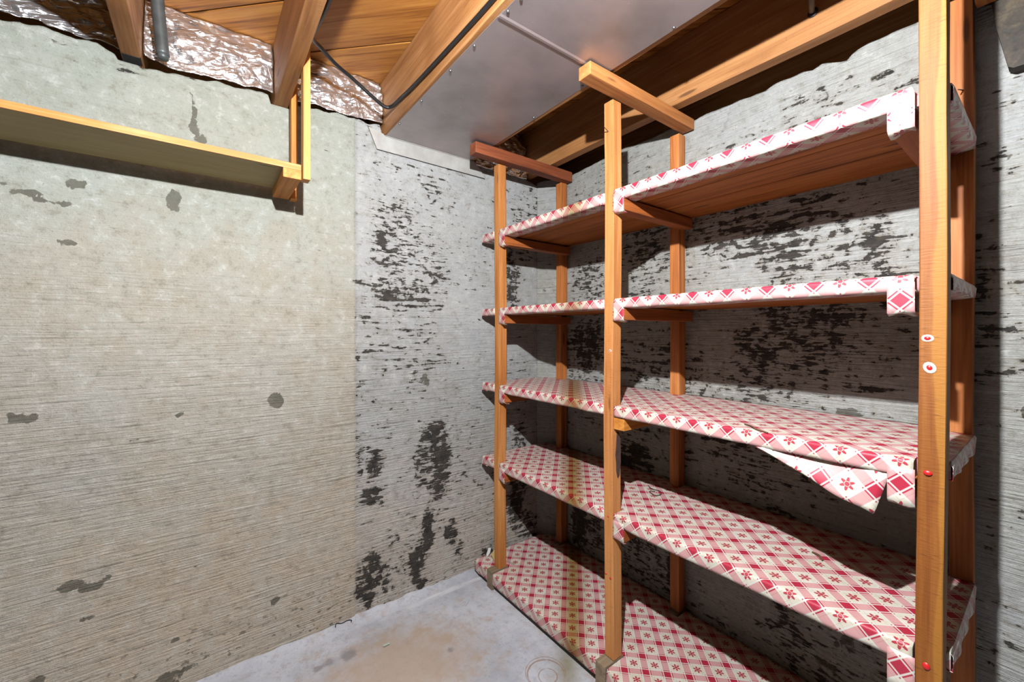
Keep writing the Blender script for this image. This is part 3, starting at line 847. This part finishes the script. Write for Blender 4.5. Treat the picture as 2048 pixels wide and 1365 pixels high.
def dot_on(post, u, v, rad, ring=0.0, X=XF):
    y, z = onRW(u, v, X)
    for nm, r_, mt, off in (([('backing_ring', ring, M['paper'], 0.0)] if ring else []) + [('red_dot', rad, M['red'], 0.0008 if ring else 0.0)]):
        n = 14; v_ = [(-0.0016 - off, 0, 0)]; f_ = []
        for k_ in range(n):
            a = 2 * math.pi * k_ / n; rr = r_ * (1 + 0.12 * math.sin(2 * a + u))
            v_.append((-0.0009 - off, rr * 0.75 * math.cos(a), rr * 0.75 * math.sin(a)))
        for k_ in range(n):
            a = 2 * math.pi * k_ / n; rr = r_ * (1 + 0.12 * math.sin(2 * a + u))
            v_.append((0.0008, rr * math.cos(a), rr * math.sin(a)))
        for k_ in range(n):
            k2 = (k_ + 1) % n
            f_ += [[0, 1 + k2, 1 + k_], [1 + k_, 1 + k2, 1 + n + k2, 1 + n + k_]]
        o = mesh(nm, v_, f_, mt, post, smooth=True)
        wm = Matrix.Translation(Vector((X, y, z)))
        pm = Matrix.Translation(Vector(OG)) @ post.matrix_basis
        o.matrix_basis = pm.inverted() @ wm
for (u, v, r_, g_) in [(1218, 821.6, 0.0042, 0), (1216.5, 1034, 0.004, 0), (1211.7, 1147.7, 0.0035, 0), (1221, 1157.4, 0.004, 0), (1220.5, 702, 0.003, 0.0062)]:
    dot_on(posts['F1'], u, v, r_, g_)
for (u, v, r_, g_) in [(1855, 677, 0.005, 0.0075), (1859, 736, 0.0055, 0.0095), (1855, 947, 0.0055, 0), (1852, 1334, 0.006, 0)]:
    dot_on(posts['F2'], u, v, r_, g_, XF - 0.0012)
# pencilled angle mark on the middle post
def pencil(u0, v0, u1, v1):
    y0, z0 = onRW(u0, v0, XF); y1, z1 = onRW(u1, v1, XF)
    o = tube('pencil_mark', [(XF - 0.0008, y0, z0), (XF - 0.0008, y1, z1)], 0.0009, M['pencil'], None, sides=6, sub=2)
    o.parent = posts['F1']; o.matrix_basis = (Matrix.Translation(Vector(OG)) @ posts['F1'].matrix_basis).inverted()
pencil(1209.5, 255, 1217, 263.5); pencil(1217, 263.5, 1209.5, 264.5)

def bark():
    n = 18; cz, cx = 0.748, 1.0865
    pts = [(cx + 0.0115 * math.cos(2 * math.pi * i / n) * (1 + 0.15 * math.sin(i * 2.3)), cz + 0.075 * math.sin(2 * math.pi * i / n) * (1 + 0.08 * math.sin(i * 3.1))) for i in range(n)]
    o = slab('bark_patch', pts, 'Y', PY[1] - 0.0016, PY[1] + 0.001, M['bark'], None)
    o.parent = posts['F1']; o.matrix_basis = (Matrix.Translation(Vector(OG)) @ posts['F1'].matrix_basis).inverted()
    o['label'] = 'dark brown bark patch'
bark()
def nail_at(u, v, X):
    y, z = onRW(u, v, X)
    o = tube('nail', [(X - 0.03, y + 0.004, z - 0.004), (X + 0.004, y - 0.002, z + 0.003)], 0.0013, M['nail'], None, sides=8, sub=2)
    o.parent = posts['R2']; o.matrix_basis = (Matrix.Translation(Vector(OG)) @ posts['R2'].matrix_basis).inverted()
nail_at(1925, 183, XR)

def light_band_of(X, Y, amt):
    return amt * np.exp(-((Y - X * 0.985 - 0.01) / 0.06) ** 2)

def liner(zt, th, xf, xr, y0, y1, notches, seed, amt, parent, under=0.055, xrn=None):
    ys = list(np.arange(y0, y1, 0.018)) + [y1]
    for (a, b, xn) in notches:
        ys = [y for y in ys if not (a - 0.004 < y < b + 0.004)] + [a, b, b + 0.0012] + ([a - 0.0012] if a > y0 + 0.002 else [])
    ys = sorted(ys)
    r = 0.007
    nt = 26
    rows = []; uvs = []; st = []
    for y in ys:
        x0 = xf; xq = xr
        for (a, b, xn) in notches:
            if a - 1e-6 <= y <= b + 1e-6: x0 = xn; xq = xrn
        P = []
        for t in np.linspace(0, 1, nt):
            x = xq + (x0 + r - xq) * t
            P.append((x, zt, -(x - xf)))
        for a in np.linspace(0, math.pi / 2, 5)[1:]:
            P.append((x0 + r - r * math.sin(a), zt - r + r * math.cos(a), (xf - x0) - r + r * a + 0.0))
        ub = P[-1][2]
        for t in np.linspace(0, 1, 4)[1:]:
            z = zt - r - (th - 2 * r) * t
            P.append((x0, z, ub + (zt - r - z)))
        ub = P[-1][2]
        for a in np.linspace(0, math.pi / 2, 4)[1:]:
            P.append((x0 + r - r * math.cos(a), zt - th + r - r * math.sin(a), ub + r * a))
        ub = P[-1][2]
        uw = under + 0.012 * float(fbm(y * 9, 0.2, 3, seed + 4))
        for t in np.linspace(0, 1, 4)[1:]:
            P.append((x0 + r + uw * t, zt - th - 0.001 * t, ub + uw * t))
        for j, (x, z, u) in enumerate(P):
            dz = 0.0022 * float(fbm(x * 16, y * 12, 2, seed)) if j < nt - 1 else 0
            dx = 0.0030 * float(fbm(y * 22, z * 40, 2, seed + 1)) if j >= nt - 1 else 0
            dz2 = 0.0035 * float(fbm(y * 17, 1.7, 2, seed + 2)) if j >= nt + 6 else 0
            if j >= nt + 8: dz2 -= 0.002
            rows.append((x + (dx if x0 == xf else 0), y, z + dz + dz2))
            uvs.append((u, y)); st.append((x, y))
    m = len(P); n = len(ys)
    f = [[i * m + j, i * m + j + 1, (i + 1) * m + j + 1, (i + 1) * m + j] for i in range(n - 1) for j in range(m - 1)]
    # cloth turned down over both ends
    for row, sgn in ((0, -1), (n - 1, 1)):
        base = len(rows)
        for j in range(nt + 3):
            x, y, z = rows[row * m + j]
            uu, vv = uvs[row * m + j]
            rows.append((x, y + sgn * 0.003, z - 0.006)); uvs.append((uu, vv + sgn * 0.008)); st.append((x, y))
            rows.append((x, y + sgn * 0.003 + sgn * 0.002 * math.sin(x * 60), zt - th + 0.002 * math.sin(x * 45))); uvs.append((uu, vv + sgn * (th + 0.004))); st.append((x, y))
            rows.append((x, y - sgn * (0.038 + 0.004 * math.sin(x * 50)), zt - th - 0.0035)); uvs.append((uu, vv + sgn * (th + 0.046))); st.append((x, y))
        for j in range(nt + 2):
            a, b = row * m + j, row * m + j + 1
            c, d = base + 3 * j, base + 3 * (j + 1)
            f.append([a, b, d, c]); f.append([c, d, d + 1, c + 1]); f.append([c + 1, d + 1, d + 2, c + 2])
    rows = [uxyz(*p) for p in rows]
    pl = parent.location
    rows = [(p[0] - pl.x, p[1] - pl.y, p[2] - pl.z) for p in rows]
    sx = np.array([p[0] for p in st]); sy = np.array([p[1] for p in st])
    o = mesh('cloth_liner', rows, f, M['cloth'], parent, uv=uvs, attrs=dict(light_band=light_band_of(sx, sy, amt)), smooth=True)
    so = o.modifiers.new('thickness', 'SOLIDIFY'); so.thickness = 0.0008; so.offset = 0
    return o

def cloth_patch(name, grid, uvf, parent, thick=0.0008):
    """grid: rows of world points"""
    m = len(grid[0]); n = len(grid)
    pl = parent.location
    v = []; uv = []
    for row in grid:
        for p in row:
            q = uxyz(*p); v.append((q[0] - pl.x, q[1] - pl.y, q[2] - pl.z)); uv.append(uvf(*p))
    f = [[i * m + j, i * m + j + 1, (i + 1) * m + j + 1, (i + 1) * m + j] for i in range(n - 1) for j in range(m - 1)]
    o = mesh(name, v, f, M['cloth'], parent, uv=uv, attrs=dict(light_band=np.zeros(len(v))), smooth=True)
    so = o.modifiers.new('thickness', 'SOLIDIFY'); so.thickness = thick; so.offset = 0
    return o

XS = XF + 0.0005
NEAR, FAR = 0.1235, 1.655
TH = [0.050, 0.037, 0.033, 0.029, 0.034]
shelves = []
for k_, zt in enumerate(ST):
    bottom = k_ == 0
    xf = 1.0235 if bottom else XS
    th = TH[k_]
    sh = empty('shelf', (0, 0, 0)); sh.parent = unit; sh.location = uxyz(xf, 0.87, zt)
    sl = sh.location
    org = Vector(OG) + Vector(sl)
    # planks under the cloth
    xin = XF + WX + 0.003 if not bottom else 1.114
    xend = XR - 0.003 if not bottom else 1.427
    xm = [xin, xin + 0.075, xin + 0.21, xend]
    for a, b in zip(xm[:-1], xm[1:]):
        lumber('plank', (a + 0.002, NEAR + 0.006, zt - th + 0.003), (b - 0.002, FAR - 0.004, zt - 0.003), 'Y', M['board'], sh, org, 0.0012, 0.0002)
    nts = [(NEAR if i == 2 else y - 0.001, y + WY + (0.006 if i == 2 else 0.0035), XF + WX + 0.0012) for i, y in enumerate(PY)]
    if bottom:
        nts = [(NEAR if i == 2 else y - 0.003, y + WY + 0.005, 1.1135) for i, y in enumerate(PY)]
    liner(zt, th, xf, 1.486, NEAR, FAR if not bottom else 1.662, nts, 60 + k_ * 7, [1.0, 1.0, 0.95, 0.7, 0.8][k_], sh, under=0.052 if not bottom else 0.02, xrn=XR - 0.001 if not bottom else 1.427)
    for ya, yb in ((PY[2] + 0.046, PY[1] - 0.003), (PY[1] + WY + 0.006, PY[0] - 0.003)):
        lumber('plank', (xend + 0.001, ya, zt - th + 0.003), (1.484, yb, zt - 0.003), 'Y', M['board'], sh, org, 0.0012, 0.0002)
    shelves.append(sh)
    if bottom:
        for (yy0, yy1) in [(PY[2] + 0.046, PY[1] - 0.004), (PY[1] + 0.043, PY[0] - 0.004), (PY[0] + 0.043, FAR)]:
            if yy1 - yy0 > 0.03:
                lumber('shadow_skirt', (1.036, yy0 + 0.002, 0.0005), (1.054, yy1 - 0.002, zt - th + 0.001), 'Y', M['darkwood'], sh, org, 0.001, 0.0001)  # recessed skirt, its dark colour standing for the shadow gap
        continue
    # supports under the boards, their front ends wrapped in cloth
    for i, y in enumerate(PY):
        a, b = (y - 0.0415, y - 0.0008) if i < 2 else (y + 0.0400, y + 0.0775)
        zb = zt - th - 0.041
        lumber('support_rail', (XF + 0.003, a, zb), (1.468, b, zt - th - 0.0042), 'X', M['support'] if not (k_ == 2 and i == 1) else M['pine2'], unit, OG, 0.0015, 0.0004)
        if k_ == 2 and i == 1: continue
        lo = zb - 0.0015 - (0.012 if (k_ in (1, 2) and i == 2) else 0)
        g = []
        sd = k_ * 10 + i
        for t in np.linspace(0, 1, 9):
            row = []
            for q in np.linspace(0, 1, 7):
                yy = a - 0.0012 + (b - a + 0.0016) * q
                if t < 0.65:
                    zz = zt - th * 0.5 - (zt - th * 0.5 - lo) * t / 0.65; xx = XF - 0.0012
                    zz += 0.004 * math.sin(q * 5 + sd) * (t > 0.5)
                else:
                    w_ = (t - 0.65) / 0.35
                    xx = XF - 0.0012 + (0.022 + 0.008 * math.sin(q * 4 + sd)) * w_; zz = lo - 0.0008 - 0.006 * w_ * (0.5 + 0.5 * math.sin(q * 6 + sd * 2))
                row.append((xx, yy, zz))
            g.append(row)
        cloth_patch('cloth_tab', g, lambda x, y, z, zt=zt: ((zt - z) + (x - XF), y), sh)

# torn strip hanging below the middle shelf
def torn():
    zt = ST[2]; th = TH[2]
    top0 = onRW(1512, 893, XF); top1 = onRW(1779, 945, XF)
    tip = onRW(1747.5, 1029.6, XF - 0.004)
    zb = zt - th
    n, m = 22, 10
    g = []
    for j in range(m):
        t = j / (m - 1)
        row = []
        for i in range(n):
            s = i / (n - 1)
            yt = top0[0] + (top1[0] - top0[0]) * s
            yb = top0[0] + (tip[0] - top0[0]) * s; zb2 = zb - 0.001 + (tip[1] - zb) * s
            y = yt + (yb - yt) * t
            z = zb - 0.0015 + (zb2 - zb) * t + 0.003 * math.sin(s * 14 + 1) * t * s
            x = XF + 0.022 * (1 - t) ** 1.5 * math.sin(math.pi * min(1, s * 1.05)) - 0.006 * t * s + 0.004 * math.sin(s * 7) * t
            row.append((x, y, z))
        g.append(row)
    o = cloth_patch('torn_strip', g, lambda x, y, z: (zt - z + 0.02, y + 0.012), shelves[2])
    o['label'] = 'torn strip of plaid cloth hanging down'
torn()

# ------------------------------------------------------------------ dark brace at the right edge
yl0, zl0 = 0.101, 1.93
tag(slab('bracing_board', [(0.101, 1.925), (0.090, 1.84), (0.0735, 1.748), (0.066, 1.742), (-0.02, 1.741), (-0.30, 1.745), (-0.30, 1.95), (0.104, 1.95)], 'X', 1.452, 1.482, M['darkwood']),
    'dark weathered board on the right wall beside the near posts', 'board')

# ------------------------------------------------------------------ loose bits
def scrap(name, pts, mat, label, cat, thick=0.0012):
    c = np.mean(np.array(pts), 0)
    v = [tuple(np.array(p) - c) for p in pts]; n = len(v)
    v2 = [(a, b, d + thick) for a, b, d in v]
    f = [list(range(n))[::-1], list(range(n, 2 * n))] + [[i, (i + 1) % n, n + (i + 1) % n, n + i] for i in range(n)]
    return tag(mesh(name, v + v2, f, mat, loc=tuple(c)), label, cat)
z1 = ST[0] + 0.0035
scrap('paper_scrap', [(1.062, 1.628, z1), (1.080, 1.640, z1), (1.092, 1.636, z1 + 0.016), (1.100, 1.640, z1 + 0.034), (1.090, 1.646, z1 + 0.036), (1.078, 1.644, z1 + 0.014)], M['paper'],
      'torn white paper scrap at the corner of the lowest shelf', 'paper')
scrap('paper_scrap', [(1.085, 1.592, z1), (1.135, 1.600, z1), (1.150, 1.630, z1 + 0.012), (1.12, 1.640, z1 + 0.022), (1.092, 1.628, z1 + 0.010)], M['tan'],
      'crumpled tan paper scrap behind the far post on the lowest shelf', 'paper')
gx, gy = onZ(773, 1292, 0.002)
tag(lumber('wood_chip', (gx - 0.012, gy - 0.003, 0.004), (gx + 0.012, gy + 0.003, 0.008), 'X', M['green'], bev=0.001), 'pale green chip lying on the concrete floor', 'chip')
cx_, cy_ = onZ(938, 1202, 0.002)
tag(tube('white_thread', [(cx_ - 0.03, cy_ - 0.022, 0.005), (cx_ - 0.005, cy_ - 0.004, 0.005), (cx_ + 0.008, cy_ + 0.018, 0.005)], 0.0016, M['paper'], sides=6), 'short curved white thread on the floor near the shelving', 'thread')
rx, ry = onZ(688, 1245, 0.012)
tag(tube('rubber_band', [(rx - 0.035, ry - 0.012, 0.014), (rx - 0.028, ry, 0.018), (rx - 0.01, ry - 0.006, 0.015), (rx + 0.012, ry - 0.004, 0.016), (rx + 0.026, ry - 0.008, 0.013), (rx + 0.022, ry - 0.016, 0.012)], 0.0016, M['pencil'], sides=6),
    'dark curled string at the foot of the left wall', 'string')
def litter(name, u, v, z, pts, rad, mat, label, cat):
    x, y = onZ(u, v, z)
    tag(tube(name, [(x + a, y + b, z + 0.0025 + c) for a, b, c in pts], rad, mat, sides=6), label, cat)
litter('dry_thread', 1310, 985, ST[1], [(0.03, 0.05, 0), (0.01, 0.02, 0.002), (0.015, -0.01, 0.001), (-0.01, -0.03, 0.001), (-0.03, -0.02, 0), (-0.02, 0.01, 0.002), (0.0, 0.0, 0.001)], 0.0012, M['pencil'], 'dark tangled thread on the second lowest shelf behind the middle post', 'thread')
litter('dry_leaf_stem', 1500, 866, ST[2], [(0.075, 0.045, 0), (0.055, 0.02, 0.002), (0.035, 0.0, 0.001), (0.022, -0.03, 0)], 0.0018, M['twig'], 'dry brown stem lying on the middle shelf', 'twig')
litter('dry_leaf_stem', 1638, 1116, ST[1], [(0.012, 0.018, 0), (0.0, 0.0, 0.003), (-0.014, -0.012, 0)], 0.0026, M['twig'], 'small brown twig on the second lowest shelf near the torn cloth', 'twig')

# ------------------------------------------------------------------ bare bulb that lights the room (just above the view)
def build_lamp():
    x, y, z = BULB_POS
    r = empty('bare_bulb_lamp', (x, y, ZS)); tag(r, 'bulb in a white socket with an added black light shield hanging from the subfloor', 'lamp')
    tube('cord', [(0, 0, 0), (0.004, 0, -0.1), (0, 0, -0.30)], 0.003, M['black'], r, sides=8)
    lathe('socket', [(0.004, -0.29), (0.018, -0.295), (0.021, -0.31), (0.019, -0.345), (0.008, -0.372), (0.006, -0.384)], M['porcelain'], r, (0, 0, 0))
    # dark shield added behind the bulb to cut bounce, open towards the corner
    ax = Vector((0.62, 0.78, -0.12)).normalized()
    R = ax.to_track_quat('Z', 'Y').to_matrix().to_4x4()
    d = lathe('light_shield', [(0.0772 * math.sin(a), -0.0772 * math.cos(a)) for a in np.linspace(0.02, 1.45, 12)], M['black'], r, (0, 0, 0), 28)
    d.matrix_basis = Matrix.Translation(Vector((0, 0, z - ZS))) @ R
    k = NT('glowing_bulb_glass')
    k.out((1, 0.95, 0.9, 1), 0.3, 0, None, None, BULB_COLOR + (1,), BULB_STRENGTH)
    c = z - ZS
    prof = [(BULB_R * math.sin(a), c + BULB_R * math.cos(a)) for a in np.linspace(0.001, math.pi - 0.001, 16)]
    lathe('bulb', prof, k.m, r, (0, 0, 0), 24)
build_lamp()
